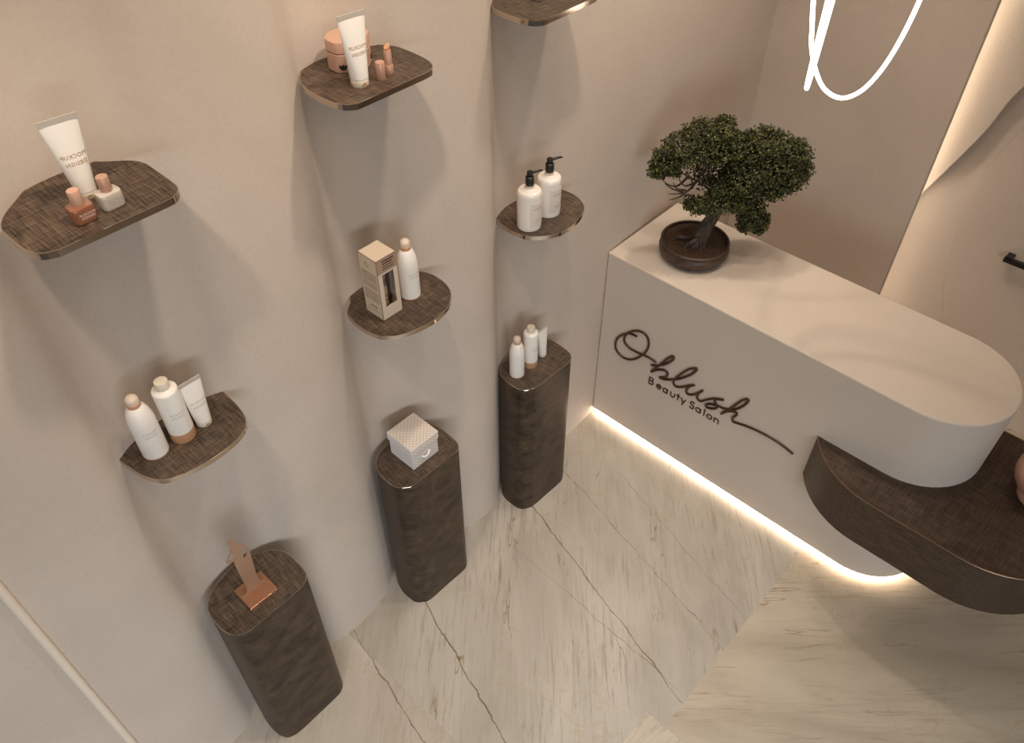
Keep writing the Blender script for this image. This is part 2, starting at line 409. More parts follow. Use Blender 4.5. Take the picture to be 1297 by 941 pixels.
GL = {  # glyph strokes, x-height 1
 'B': (1.0, [[(0,0),(0,1.6),(.45,1.6)]+arc(.45,1.22,.35,.38,90,-90)+[(.05,.84)], [(.05,.84),(.5,.84)]+arc(.5,.42,.4,.42,90,-90)+[(0,0)]]),
 'e': (.95, [[(.05,.52),(.92,.52)]+arc(.48,.5,.45,.5,5,315,20)]),
 'a': (.95, [arc(.45,.5,.45,.5,0,360,22), [(.9,1.0),(.9,0)]]),
 'u': (.85, [[(0,1),(0,.4)]+arc(.4,.4,.4,.4,180,360,12)+[(.8,1)]]),
 't': (.6, [[(.3,1.5),(.3,0)], [(0,1.0),(.62,1.0)]]),
 'y': (.8, [[(0,1),(.42,.05)], [(.82,1),(.25,-.5)]]),
 'S': (.95, [arc(.48,1.22,.38,.38,35,250,14)+arc(.45,.42,.42,.42,75,-150,16)]),
 'l': (.15, [[(.05,1.6),(.05,0)]]),
 'o': (.95, [arc(.47,.5,.47,.5,0,360,22)]),
 'n': (.85, [[(0,0),(0,1)], [(0,.6)]+arc(.4,.6,.4,.4,180,0,12)+[(.8,0)]])}
pos = [('B', 1.330), ('e', 1.287), ('a', 1.250), ('u', 1.208), ('t', 1.179), ('y', 1.150), ('S', 1.102), ('a', 1.067), ('l', 1.035), ('o', 1.007), ('n', .970)]
k = .0265
for ch, yc in pos:
    w, sts = GL[ch]; bm = bmesh.new()
    for st in sts:
        sweep(bm, [(2.4185-CX, (yc+.003) - (px-w/2)*k - CY, 0.433 + pz*k) for px, pz in st], .0034, 6)
    ob('tagline_letter', bm, M['letter'], ct)['label'] = 'small dark upright tagline letter'

# ------------------------------------------------------------------ shelves
def shelf(name, label, group, pts, zt, center, smooth_n=4):
    t = thing('wall_shelf', label, 'shelf', (center[0], center[1], zt-.0135), 0, group)
    P = catmull([(x-center[0], y-center[1]) for x, y in pts], True, smooth_n)
    bm = bmesh.new(); prism(bm, inset(P, .002), 0, .0135); ob('shelf_board', bm, M['shelf'], t)
    # wrapped metal edge band (outer strip with a thin lip)
    bm = bmesh.new(); Q = inset(P, .002)
    a = [bm.verts.new((x, y, -.001)) for x, y in P]; b = [bm.verts.new((x, y, .0139)) for x, y in P]
    c = [bm.verts.new((x, y, .0139)) for x, y in Q]; d = [bm.verts.new((x, y, -.001)) for x, y in Q]
    n = len(P)
    for i in range(n):
        j = (i+1) % n
        for u, v in ((a, b), (b, c), (c, d), (d, a)): bm.faces.new((u[i], u[j], v[j], v[i]))
    o = ob('metal_edge', bm, M['edge'], t); o['label'] = 'polished metal edge band'
    return t
# outlines run counter-clockwise from the front-left corner
S1 = [(.32,1.443),(.34,1.440),(.45,1.440),(.55,1.440),(.572,1.446),(.588,1.463),(.593,1.49),(.594,1.56),(.593,1.60),(.580,1.632),(.545,1.665),(.50,1.70),(.40,1.70),(.345,1.662),(.305,1.625),(.285,1.590),(.282,1.55),(.285,1.49),(.297,1.456)]
S2 = [(1.063,1.480),(1.085,1.477),(1.18,1.477),(1.29,1.478),(1.318,1.488),(1.334,1.508),(1.342,1.54),(1.345,1.59),(1.342,1.645),(1.325,1.68),(1.29,1.72),(1.20,1.75),(1.12,1.745),(1.06,1.69),(1.037,1.645),(1.030,1.60),(1.030,1.54),(1.042,1.498)]
S3 = [(x+.664, y+(.0 if y < 1.65 else -.02)) for x, y in S2]
S4 = [(.324,1.506),(.367,1.486),(.41,1.476),(.46,1.473),(.52,1.480),(.561,1.496),(.588,1.527),(.600,1.575),(.603,1.63),(.600,1.69),(.55,1.73),(.44,1.74),(.33,1.73),(.284,1.69),(.283,1.64),(.289,1.60),(.298,1.555)]
S5 = [(1.090,1.478),(1.130,1.459),(1.17,1.450),(1.216,1.446),(1.26,1.452),(1.300,1.466),(1.340,1.500),(1.360,1.540),(1.367,1.585),(1.362,1.63),(1.34,1.675),(1.30,1.73),(1.15,1.75),(1.09,1.70),(1.053,1.668),(1.043,1.63),(1.041,1.57),(1.055,1.512)]
S6 = [(1.776,1.484),(1.81,1.464),(1.847,1.455),(1.905,1.457),(1.963,1.472),(2.007,1.496),(2.033,1.537),(2.044,1.58),(2.041,1.63),(2.03,1.70),(1.90,1.73),(1.80,1.73),(1.75,1.70),(1.730,1.665),(1.722,1.62),(1.722,1.565),(1.738,1.520)]
G = 'shelves on the curved wall'
shelf('', 'bronze shelf at far left, carrying a tube and two polish bottles', G, S1, 2.30, (.44, 1.57))
shelf('', 'bronze shelf carrying the pink jar, tube and lipstick', G, S2, 2.30, (1.19, 1.60))
shelf('', 'bronze shelf cut off by the top edge of the picture', G, S3, 2.30, (1.85, 1.59))
shelf('', 'bronze shelf low on the left carrying three white containers in a row', G, S4, 1.55, (.44, 1.60))
shelf('', 'bronze shelf carrying the kraft window carton and one white bottle', G, S5, 1.55, (1.2, 1.59))
shelf('', 'bronze shelf carrying the two black-topped pump bottles', G, S6, 1.55, (1.88, 1.59))

# ------------------------------------------------------------------ pedestals
def pedestal(label, pts, c):
    t = thing('display_pedestal', label, 'pedestal', (c[0], c[1], 0), 0, 'dark pedestals along the curved wall')
    P = catmull([(x-c[0], y-c[1]) for x, y in pts], True, 4)
    bm = bmesh.new(); prism(bm, P, 0, .8165); ob('pedestal_body', bm, M['bronze'], t)
    bm = bmesh.new(); prism(bm, inset(P, .003), .8165, .82); ob('top_plate', bm, M['shelf'], t)
    bm = bmesh.new(); sweep(bm, [(x, y, .8178) for x, y in inset(P, .0015)], .0019, 6, True); ob('edge_line', bm, M['edge'], t)
    return t
P1 = [(.318,1.446),(.35,1.438),(.42,1.438),(.52,1.440),(.556,1.444),(.580,1.462),(.592,1.492),(.594,1.54),(.592,1.585),(.576,1.622),(.548,1.645),(.50,1.668),(.456,1.679),(.40,1.670),(.345,1.650),(.310,1.625),(.290,1.592),(.284,1.54),(.287,1.493),(.300,1.460)]
P2 = [(1.050,1.493),(1.080,1.479),(1.18,1.477),(1.27,1.475),(1.300,1.480),(1.322,1.500),(1.331,1.535),(1.333,1.60),(1.325,1.648),(1.302,1.676),(1.25,1.695),(1.178,1.702),(1.12,1.696),(1.078,1.682),(1.045,1.655),(1.026,1.613),(1.021,1.57),(1.026,1.520)]
P3 = [(1.730,1.487),(1.755,1.479),(1.85,1.477),(1.94,1.475),(1.972,1.482),(1.995,1.503),(2.004,1.54),(2.008,1.60),(1.998,1.640),(1.965,1.664),(1.90,1.678),(1.82,1.680),(1.76,1.676),(1.720,1.655),(1.698,1.625),(1.690,1.58),(1.692,1.53),(1.705,1.502)]
pedestal('dark bronze pedestal nearest the camera, with the copper figure on top', P1, (.44, 1.56))
pedestal('dark bronze pedestal in the middle, with the white gift box on top', P2, (1.18, 1.585))
pedestal('dark bronze pedestal beside the counter, with three white containers on top', P3, (1.85, 1.575))

# ------------------------------------------------------------------ cosmetics
def text_wrap(parent, name, lines, r, m, facing=-90):
    """letters laid round a cylinder of radius r, centred on the direction 'facing' (degrees)"""
    bm = bmesh.new()
    def fn(x, z):
        a = R(facing) + x/r
        return (r*math.cos(a), r*math.sin(a), z)
    put_text(bm, lines, fn); return ob(name, bm, m, parent, smooth=False)

def tube(name, label, loc, rz, r, w, h, caph, group, text=True, crimp=.012, tilt=0):
    t = thing(name, label, 'cosmetic tube', loc, rz, group)
    n = 40; rs = []
    for k in range(13):
        q = k/12; z = caph + (h-caph-crimp)*q
        ax = r*(1-q) + (w/2)*q; e = q**1.25; ay = r*(1-e) + .0018*e
        rs.append([(ax*math.cos(2*math.pi*i/n), ay*math.sin(2*math.pi*i/n), z) for i in range(n)])
    bm = bmesh.new(); rings(bm, rs); ob('tube_body', bm, M['white'], t)
    bm = bmesh.new(); box(bm, -w/2, w/2, -.0014, .0014, h-crimp, h); ob('crimped_seal', bm, M['crimp'], t, smooth=False)
    bm = bmesh.new(); lathe(bm, [(r*.93, 0), (r*.98, .0015), (r*.98, caph-.002), (r*.94, caph)], 40); c = ob('flip_cap', bm, M['cream'], t)
    bm = bmesh.new()
    rr = r*.985
    vs = []
    for i in range(13):
        a = R(-112+i*3.6); vs.append((rr*math.cos(a), rr*math.sin(a), .004+(caph*.62-.004)*math.sin(math.pi*i/12)))
    lo = [bm.verts.new((rr*math.cos(R(-112+i*3.6)), rr*math.sin(R(-112+i*3.6)), .004)) for i in range(13)]
    hi = [bm.verts.new(v) for v in vs]
    for i in range(12):
        try: bm.faces.new((lo[i], lo[i+1], hi[i+1], hi[i]))
        except ValueError: pass
    bmesh.ops.remove_doubles(bm, verts=bm.verts[:], dist=1e-5)
    ob('thumb_notch', bm, M['ink'], c, smooth=False)
    if text:
        bm = bmesh.new()
        def fn(x, z):
            q = (z-caph)/(h-caph-crimp); e = q**1.25
            ax = r*(1-q)+(w/2)*q; ay = r*(1-e)+.0018*e
            xx = max(-1, min(1, x/ax)); return (x, -ay*math.sqrt(max(0, 1-xx*xx))-.0007, z)
        s = w/.071
        put_text(bm, [('MOCKUP', .0106*s, .002*s, caph+(h-caph)*.50, True), ('DESIGN', .0106*s, .002*s, caph+(h-caph)*.40, True)], fn)
        ob('printed_lettering', bm, M['ink'] if text is True else M['ink_grey'], t, smooth=False)
    return t

def round_bottle(label, loc, r=.0325, h=.212, group=None, text=True):
    """shouldered bottle with a ball cap on a copper collar"""
    t = thing('ball_cap_bottle', label, 'bottle', loc, 0, group)
    bz = .004; s = r/.0325
    bm = bmesh.new(); lathe(bm, [(r*.97, 0), (r*.995, .001), (r*.995, .008)], 48); ob('base_band', bm, M['copper'], t)
    prof = [(r*.995, .008), (r, .012), (r, h*.52), (r*.985, h*.60), (r*.93, h*.67), (r*.82, h*.74), (r*.68, h*.795), (r*.52, h*.83), (r*.47, h*.838)]
    pr = catmull(prof, False, 4); bm = bmesh.new(); lathe(bm, pr, 48); ob('bottle_body', bm, M['white'], t)
    zc = h*.838; bm = bmesh.new(); lathe(bm, [(r*.49, zc-.001), (r*.50, zc), (r*.50, zc+.010), (r*.47, zc+.0105)], 40); ob('collar', bm, M['copper'], t)
    z0 = zc+.0105; cr = (h-z0)/2*1.02
    bm = bmesh.new(); lathe(bm, [(r*.47, z0)]+[(max(.0004, r*.485*math.cos(R(a))), z0+ (h-z0)*.42 + (h-z0)*.58*math.sin(R(a))) for a in range(0, 91, 9)], 40); ob('ball_cap', bm, M['cap_beige'], t)
    if text: text_wrap(t, 'printed_lettering', [('MOCKUP', .0088, 0, h*.46, True), ('DESIGN', .0088, 0, h*.405, True)], r*1.008, M['ink_grey'], -95)
    return t

def cyl_bottle(label, loc, r=.0315, h=.208, group=None, cap='cream'):
    t = thing('copper_based_bottle', label, 'bottle', loc, 0, group)
    bm = bmesh.new(); lathe(bm, [(r*.98, 0), (r, .0012), (r, .032)], 48); ob('base_band', bm, M['copper'], t)
    zs = h*.855
    bm = bmesh.new(); lathe(bm, [(r, .032), (r, zs-.006), (r*.985, zs-.002), (r*.95, zs), (r*.5, zs+.006), (r*.46, zs+.007)], 48); ob('bottle_body', bm, M['white'], t)
    bm = bmesh.new(); lathe(bm, [(r*.50, zs+.006), (r*.53, zs+.0075), (r*.53, h-.0015), (r*.50, h)], 40); ob('screw_cap', bm, M[cap], t)
    text_wrap(t, 'printed_lettering', [('MOCKUP', .0088, 0, h*.52, True), ('DESIGN', .0088, 0, h*.465, True)], r*1.008, M['ink_grey'], -95)
    return t

# far-left shelf
tube('squeeze_tube', 'large white squeeze tube on the far-left shelf, behind the two nail polish bottles', (.453, 1.575, 2.30), R(-8), .020, .073, .167, .016, 'white squeeze tubes')
def polish(name, label, x, y, mb, mcap, ink, w=.046, d=.036):
    t = thing(name, label, 'nail polish', (x, y, 2.30), R(2), 'nail polish bottles')
    bm = bmesh.new(); P = rrect(-w/2, w/2, -d/2, d/2, .010, 6)
    sc_ = lambda s: [(px*s, py*s) for px, py in P]
    rings(bm, [[(a, b, z) for a, b in sc_(s)] for s, z in ((.90, 0), (.96, .0015), (.985, .004), (1, .010), (1, .027), (.985, .0315), (.95, .0335), (.5, .036))])
    ob('bottle_body', bm, mb, t)
    bm = bmesh.new(); lathe(bm, [(.0112, .035), (.0116, .036), (.0116, .0645), (.0108, .0660)], 36); ob('brush_cap', bm, mcap, t)
    bm = bmesh.new(); put_text(bm, [('MOCKUP', .0072, .003, .0205, True), ('DESIGN', .0072, .003, .0135, True)], lambda px, z: (px, -d/2-.0004, z)); ob('printed_lettering', bm, ink, t, smooth=False)
    return t
M['ink_white'] = mat('white_ink', srgb(236, 214, 198), .5)
polish('nail_polish_bottle', 'brown nail polish bottle, left one of the pair on the far-left shelf', .407, 1.4975, M['brown_glass'], M['nude'], M['ink_white'])
polish('nail_polish_bottle', 'pale milky nail polish bottle with rose cap, right one of the pair', .4675, 1.503, M['clear_polish'], M['nude_metal'], M['ink_grey'])

# upper middle shelf
tube('squeeze_tube', 'tall slim white squeeze tube in front of the pink jar', (1.135, 1.549, 2.30), R(-7), .0228, .073, .171, .021, 'white squeeze tubes')
jar = thing('cream_jar', 'peach pink eight-sided lidded jar behind the tall white tube', 'jar', (1.192, 1.655, 2.30), 0)
def octo(s): return [((.060*s*math.cos(R(22.5+45*i))), .052*s*math.sin(R(22.5+45*i)), 0) for i in range(8)]
def oct_round(s, z):
    P = octo(s); out = []
    for i in range(8):
        p0, p, p1 = Vector(P[i-1]), Vector(P[i]), Vector(P[(i+1) % 8])
        a = p+(p0-p)*.22; b = p+(p1-p)*.22
        for k in range(5):
            u = k/4; q = a*(1-u)**2+p*2*u*(1-u)+b*u*u; out.append((q.x, q.y, z))
    return out
bm = bmesh.new(); rings(bm, [oct_round(.96, 0), oct_round(1, .002), oct_round(1, .044), oct_round(.97, .0455)]); ob('jar_body', bm, M['nude'], jar)
bm = bmesh.new(); rings(bm, [oct_round(.95, .0455), oct_round(.95, .0475)]); ob('lid_seam', bm, M['ink_black'], jar)
bm = bmesh.new(); rings(bm, [oct_round(.98, .0475), oct_round(1, .0485), oct_round(1, .072), oct_round(.975, .075)]); ob('jar_lid', bm, M['nude'], jar)
def emblem(x0, dirv, nrm):
    bm = bmesh.new(); pts = []
    for i in range(21):
        a = math.pi*i/20; pts.append((math.cos(a)*.010, -math.sin(a)*.010))
    pts += [(-.010, .004), (-.005, .001), (0, .004), (.005, .001), (.010, .004)]
    vs = [bm.verts.new(tuple(Vector(x0)+Vector(dirv)*u+Vector((0, 0, 1))*v+Vector(nrm)*.0006)) for u, v in pts]
    bm.faces.new(vs); return bm
def facet(a0, a1, q):
    p0 = Vector((.060*math.cos(R(a0)), .052*math.sin(R(a0)), 0)); p1 = Vector((.060*math.cos(R(a1)), .052*math.sin(R(a1)), 0)); d = (p1-p0).normalized()
    c = p0.lerp(p1, q); return (c.x, c.y, .018), tuple(d), (d.y, -d.x, 0)
for a0, a1, q in ((202.5, 247.5, .34), (292.5, 337.5, .72)):
    ob('dark_emblem', emblem(*facet(a0, a1, q)), M['ink_black'], jar, smooth=False)
lc = thing('lipstick_cover', 'short rose-nude lipstick cover standing in front of the open lipstick', 'lipstick cover', (1.189, 1.533, 2.30))
bm = bmesh.new(); lathe(bm, [(.0112, 0), (.0118, .001), (.0118, .043), (.0110, .0444)], 36); ob('cover_shell', bm, M['nude_metal'], lc)
ls = thing('lipstick', 'open nude lipstick with slanted bullet standing behind its cap', 'lipstick', (1.224, 1.543, 2.30))
bm = bmesh.new(); lathe(bm, [(.0108, 0), (.0113, .001), (.0113, .022), (.0105, .0235)], 36); ob('lipstick_base', bm, M['nude_metal'], ls)
bm = bmesh.new(); lathe(bm, [(.0092, .0235), (.0092, .058), (.0086, .059)], 36); ob('inner_sleeve', bm, M['nude_metal'], ls)
bm = bmesh.new(); n = 28
rings(bm, [[(.0075*math.cos(2*math.pi*i/n), .0075*math.sin(2*math.pi*i/n), z + (sl*.5*(1+math.cos(2*math.pi*i/n)))) for i in range(n)] for z, sl in ((.058, 0), (.062, .001), (.064, .010))])
ob('lipstick_bullet', bm, M['copper'], ls)

# shelf cut off at the top: a jar foot just peeks in
t = thing('cream_tub', 'white tub whose foot just shows at the top edge of the picture', 'jar', (1.845, 1.597, 2.30))
bm = bmesh.new(); lathe(bm, [(.023, 0), (.026, .003), (.027, .03), (.027, .05)], 40); ob('tub_body', bm, M['white'], t)
bm = bmesh.new(); lathe(bm, [(.0275, .05), (.028, .051), (.028, .066), (.026, .068)], 40); ob('tub_lid', bm, M['copper'], t)

# lower left shelf
GB = 'white toiletry bottles'
round_bottle('ball-capped white bottle, leftmost of the three on the lower left shelf', (.364, 1.606, 1.55), .034, .209, GB)
cyl_bottle('white bottle with copper base between ball-capped bottle and tube, lower left shelf', (.443, 1.601, 1.55), .0325, .206, GB)
tube('squeeze_tube', 'small white squeeze tube at the right of the lower left shelf', (.505, 1.600, 1.55), R(0), .0215, .066, .160, .018, 'white squeeze tubes', text='grey')

# middle shelf: carton and bottle
cb = thing('window_carton', 'tall kraft carton with cut-out window beside the ball-capped bottle', 'carton', (1.1455, 1.597, 1.55))
W2, D2, Hh = .0385, .041, .2235
bm = bmesh.new()
box(bm, -W2, -W2+.0012, -D2, D2, 0, Hh); box(bm, W2-.0012, W2, -D2, D2, 0, Hh); box(bm, -W2, W2, D2-.0012, D2, 0, Hh)
box(bm, -W2, W2, -D2, D2, 0, .0012); box(bm, -W2, W2, -D2, D2, Hh-.0012, Hh)
wx0, wx1, wz0, wz1 = -W2+.22*2*W2, -W2+.78*2*W2, .2*Hh, .745*Hh
box(bm, -W2, wx0, -D2, -D2+.0012, 0, Hh); box(bm, wx1, W2, -D2, -D2+.0012, 0, Hh); box(bm, wx0, wx1, -D2, -D2+.0012, 0, wz0); box(bm, wx0, wx1, -D2, -D2+.0012, wz1, Hh)
ob('carton_body', bm, M['kraft'], cb, smooth=False)
bm = bmesh.new(); box(bm, -W2+.0012, W2-.0012, .006, .007, .0012, Hh-.0012); ob('shaded_backing', bm, M['inner'], cb, smooth=False)  # dark sheet: shade inside the carton is put into its colour
bm = bmesh.new(); box(bm, -W2+.0002, W2-.0002, -D2-.0005, -D2, .775*Hh, Hh-.0005); ob('printed_panel', bm, M['kraft_dark'], cb, smooth=False)
bm = bmesh.new(); lathe(bm, [(.015, .002), (.0155, .003), (.0155, .16), (.010, .17), (.010, .195)], 28, -.008, -.012); it = ob('inner_tube', bm, M['kraft_dark'], cb)
rnd = random.Random(3)
bm = bmesh.new()
def dash_rows(bm, face, u0, u1, zs, hgt, wmin, wmax, gap):
    for z in zs:
        u = u0
        while u < u1-.001:
            w = min(u1-u, rnd.uniform(wmin, wmax)); face(bm, u, u+w, z, z+hgt); u += w+gap
def front(bm, a, b, z0, z1): box(bm, a, b, -D2-.0009, -D2-.0005, z0, z1)
def leftf(bm, a, b, z0, z1): box(bm, -W2-.0004, -W2, a, b, z0, z1)
for z, e in ((.955, .0), (.915, .004), (.875, .003), (.835, .001)):
    dash_rows(bm, front, -.017+e*.4, .027-e*1.5, [z*Hh-.003], .0042 if z > .9 else .0028, .005, .012, .0012)
ob('front_print', bm, M['ink_black'], cb, smooth=False)
bm = bmesh.new()
dash_rows(bm, leftf, -D2+.008, D2-.008, [Hh*(.27+.0145*i) for i in range(34) if i not in (13, 14, 22)], .0014, .003, .009, .0012)
ob('side_print', bm, M['ink_grey'], cb, smooth=False)
M['ink_side'] = mat('brown_grey_ink', srgb(150, 134, 116), .6); bpy.data.objects['side_print'].data.materials[0] = M['ink_side']
bm = bmesh.new()
sweep(bm, [(-W2-.0003, .004+.0075*math.cos(R(a)), Hh*.865+.0075*math.sin(R(a))) for a in range(-210, 60, 15)], .0008, 5)
sweep(bm, [(-W2-.0003, .010+.004*math.cos(R(a)), Hh*.885+.004*math.sin(R(a))) for a in range(0, 250, 20)], .0006, 5)
ob('green_logo', bm, M['ink_green'], cb)
bm = bmesh.new(); dash_rows(bm, leftf, -.018, .012, [Hh*.16], .005, .004, .007, .001); dash_rows(bm, leftf, -.03, .03, [Hh*.10], .0015, .004, .009, .001); ob('green_print', bm, M['ink_green'], cb, smooth=False)
bm = bmesh.new()
for z in (.60, .57, .54, .51): 
    for a0 in (-130, -95, -65):
        pts = [(-.008+.0158*math.cos(R(a)), -.012+.0158*math.sin(R(a)), z*Hh) for a in range(a0, a0+26, 5)]
        sweep(bm, pts, .0012, 4)
ob('dark_print', bm, M['ink_black'], it); bm = bmesh.new()
for zc in (.36, .28):
    sweep(bm, [(-.008+.0158*math.cos(R(-95+u)), -.012+.0158*math.sin(R(-95+u)), zc*Hh-.006*math.cos(R(u*3))) for u in range(-28, 29, 5)], .0011, 5)
ob('dark_motif', bm, M['ink_black'], it)
round_bottle('ball-capped white bottle standing beside the kraft window carton', (1.250, 1.592, 1.55), .0325, .213, GB)

# right shelf: pump bottles
def pump(label, x, y):
    t = thing('pump_bottle', label, 'pump bottle', (x, y, 1.55), R(-26), 'pump bottles')
    r = .043
    pr = catmull([(r*.93, 0), (r*.985, .003), (r, .010), (r, .07), (r, .128), (r*.985, .138), (r*.92, .146), (r*.75, .1505), (r*.40, .153), (r*.33, .156)], False, 3)
    bm = bmesh.new(); lathe(bm, pr, 48); ob('bottle_body', bm, M['pumpwhite'], t)
    bm = bmesh.new(); lathe(bm, [(r*.33, .155), (r*.33, .166)], 32); ob('neck', bm, M['cap_beige'], t)
    bm = bmesh.new()
    n = 20; q0 = []; q1 = []
    for i in range(n+1):
        a = R(-108 + i*80/n); q1.append((r*1.012*math.cos(a), r*1.012*math.sin(a))); q0.append((r*1.002*math.cos(a), r*1.002*math.sin(a)))
    prism(bm, q1+q0[::-1], .022, .112)
    lb = ob('label_sticker', bm, M['label'], t); lb['label'] = 'faint off-white label'
    text_wrap(lb, 'label_print', [('mockup', .010, 0, .092, False)], r*1.022, M['ink_side2'], -68)
    text_wrap(lb, 'label_print', [('_______', .006, 0, .058, False), ('design', .0075, 0, .046, False), ('_______', .006, 0, .038, False)], r*1.022, M['ink_side2'], -68)
    bm = bmesh.new(); lathe(bm, [(.0145, .1655), (.0152, .1665), (.0152, .186), (.0148, .187), (.0152, .188), (.0150, .196), (.011, .199), (.0105, .200)], 40); pc = ob('pump_collar', bm, M['black'], t)
    bm = bmesh.new(); lathe(bm, [(.0055, .199), (.0055, .203), (.0105, .204), (.0108, .2135), (.0095, .2155)], 32); ph = ob('pump_head', bm, M['black'], t)
    bm = bmesh.new(); sweep(bm, [(.004, 0, .2095), (.020, 0, .2105), (.036, 0, .212), (.044, 0, .2105)], [.0052, .0045, .0038, .0034], 12); ob('nozzle', bm, M['black'], ph)
    return t
M['pumpwhite'] = mat('glossy_white', srgb(236, 226, 214), .12, coat=.6)
M['label'] = mat('label_paper', srgb(220, 208, 194), .45)
M['ink_side2'] = mat('taupe_ink', srgb(150, 134, 118), .6)
pump('front-left white pump bottle with black pump, overlapping the other pump bottle', 1.785, 1.566)
pump('rear-right white pump bottle with black pump, partly hidden by the other', 1.894, 1.572)

# on the pedestal beside the counter
round_bottle('ball-capped white bottle on the pedestal beside the counter', (1.754, 1.591, .82), .031, .209, GB, text=False)
cyl_bottle('white bottle with copper base on the pedestal beside the counter', (1.834, 1.588, .82), .0305, .209, GB)
tube('squeeze_tube', 'slim white squeeze tube on the pedestal beside the counter', (1.910, 1.588, .82), R(0), .0175, .060, .149, .012, 'white squeeze tubes', text=False, crimp=.006)

# gift box on the middle pedestal
gb = thing('gift_box', 'white gift box with quilted front and lid on the middle pedestal', 'box', (1.186, 1.594, .82))
a, b_ = .063, .063
bm = bmesh.new(); box(bm, -a, a, -b_, b_, 0, .09); ob('box_base', bm, M['paper'], gb, smooth=False, bevel=.0012)
bm = bmesh.new(); box(bm, -a-.004, a+.004, -b_-.004, b_+.004, .078, .115); ld = ob('box_lid', bm, M['paper'], gb, smooth=False, bevel=.0012)
bm = bmesh.new(); box(bm, -a+.0006, a-.0006, -b_-.0006, -b_, .001, .078); ob('quilted_front', bm, M['quilt'], gb, smooth=False)
bm = bmesh.new(); box(bm, -a-.003, a+.003, -b_-.0046, -b_-.004, .079, .114); box(bm, -a-.003, a+.003, -b_-.003, b_+.003, .115, .1156); ob('quilted_cover', bm, M['quilt'], ld, smooth=False)
for sx in (-.020, .020):
    bm = bmesh.new(); rings(bm, [[(sx+.004*math.cos(2*math.pi*i/16), -b_-.0009-q, .048+.004*math.sin(2*math.pi*i/16)) for i in range(16)] for q in (0, .0006)]); ob('eyelet', bm, M['ink_black'], gb, smooth=False)
bm = bmesh.new(); sweep(bm, catmull([(-.020, -b_-.001, .047), (-.014, -b_-.006, .040), (-.002, -b_-.009, .038), (.010, -b_-.007, .043), (.020, -b_-.001, .048)], False, 6), .0038, 10); ob('ribbon_handle', bm, M['paper'], gb)

# copper figure on the near pedestal
sc_t = thing('figure_statuette', 'flat copper cut-out figure with hands on hips on a square base', 'statuette', (.4365, 1.5385, .82))
bm = bmesh.new(); box(bm, -.0515, .0525, -.0485, .0485, 0, .012); ob('statuette_base', bm, M['copper_mirror'], sc_t, smooth=False, bevel=.0008)
out = [(-.0052,.2943),(-.0106,.2977),(-.0167,.2937),(-.0212,.2853),(-.0193,.2734),(-.0140,.2650),(-.0150,.258),(-.0175,.2530),(-.0291,.2380),(-.0436,.2190),(-.0475,.2140),(-.0455,.2060),(-.0345,.2019),(-.0247,.1940),(-.0262,.1775),(-.0256,.1437),(-.0247,.1071),(-.0230,.0679),(-.0215,.0448),(-.0250,.0200),(-.0340,.006),(-.0440,0),
       (.0442,0),(.034,.007),(.0283,.018),(.0240,.042),(.0232,.0731),(.0253,.0971),(.0273,.1332),(.0294,.1686),(.0296,.1969),(.0265,.2178),(.0207,.2379),(.0136,.2514),(.0070,.2556),(-.0002,.2590),(-.0028,.2640),(.0002,.2742),(-.0002,.2871)]
h1 = [(.0109,.2351),(.0180,.2225),(.0215,.2060),(.0220,.1890),(.0155,.179),(.008,.1746),(.0077,.1909),(.0095,.2144)]
h2 = [(-.0194,.2321),(-.0170,.2217),(-.0165,.207),(-.0217,.2045),(-.0330,.2105),(-.0405,.2155),(-.0327,.2250),(-.0245,.2335)]
cu = bpy.data.curves.new('fig', 'CURVE'); cu.dimensions = '2D'; cu.fill_mode = 'BOTH'; cu.extrude = .0012
for loop, nn in ((out, 3), (h1, 3), (h2, 3)):
    P = catmull(loop, True, nn); sp = cu.splines.new('POLY'); sp.points.add(len(P)-1); sp.use_cyclic_u = True
    for i, (x, z) in enumerate(P): sp.points[i].co = (x, z, 0, 1)
tmp = bpy.data.objects.new('tmp', cu); COL.objects.link(tmp); bpy.context.view_layer.update()
me = bpy.data.meshes.new_from_object(tmp.evaluated_get(bpy.context.evaluated_depsgraph_get()))
bpy.data.objects.remove(tmp); bpy.data.curves.remove(cu)
me.transform(Matrix.Translation((0, .0045, .012)) @ Matrix.Rotation(R(90), 4, 'X'))
me.materials.clear(); me.materials.append(M['copper_sheet'])
fg = bpy.data.objects.new('cutout_figure', me); COL.objects.link(fg); fg.parent = sc_t

# ------------------------------------------------------------------ bonsai
bt = thing('bonsai_tree', 'bonsai tree with dark green crown in a round brown pot on the counter', 'bonsai', (2.655, 1.372, 1.045))
rr_ = .146
bm = bmesh.new()
lathe(bm, [(.10, .006), (.128, .010), (.147, .028), (.1515, .046), (.148, .062), (.144, .066), (.146, .070), (.148, .080), (.143, .083), (.138, .080), (.138, .066), (.05, .064)], 64)
ob('pot', bm, M['pot'], bt)
for i in range(4):
    a = R(45+90*i-20); bm = bmesh.new(); lathe(bm, [(.018, 0), (.021, .003), (.022, .014)], 16, .102*math.cos(a), .102*math.sin(a)); ob('pot_foot', bm, M['pot'], bt)
bm = bmesh.new(); rs = []
for rr, zz in ((.137, .064), (.137, .070), (.12, .073), (.08, .076), (.03, .080), (.001, .081)):
    rs.append([(rr*math.cos(2*math.pi*i/64), rr*math.sin(2*math.pi*i/64), zz + (random.uniform(-.0025, .0025) if rr < .13 else 0)) for i in range(64)])
rings(bm, rs); ob('soil', bm, M['soil'], bt)
r_ = Vector((.678, -.735, 0)); hd = Vector((.735, .678, 0))
base = Vector((-.006, -.016, 0))      # measured plane offset from the pot centre
def bp(u, v, w=0): return base + r_*u + hd*w + Vector((0, 0, v))
bm = bmesh.new()
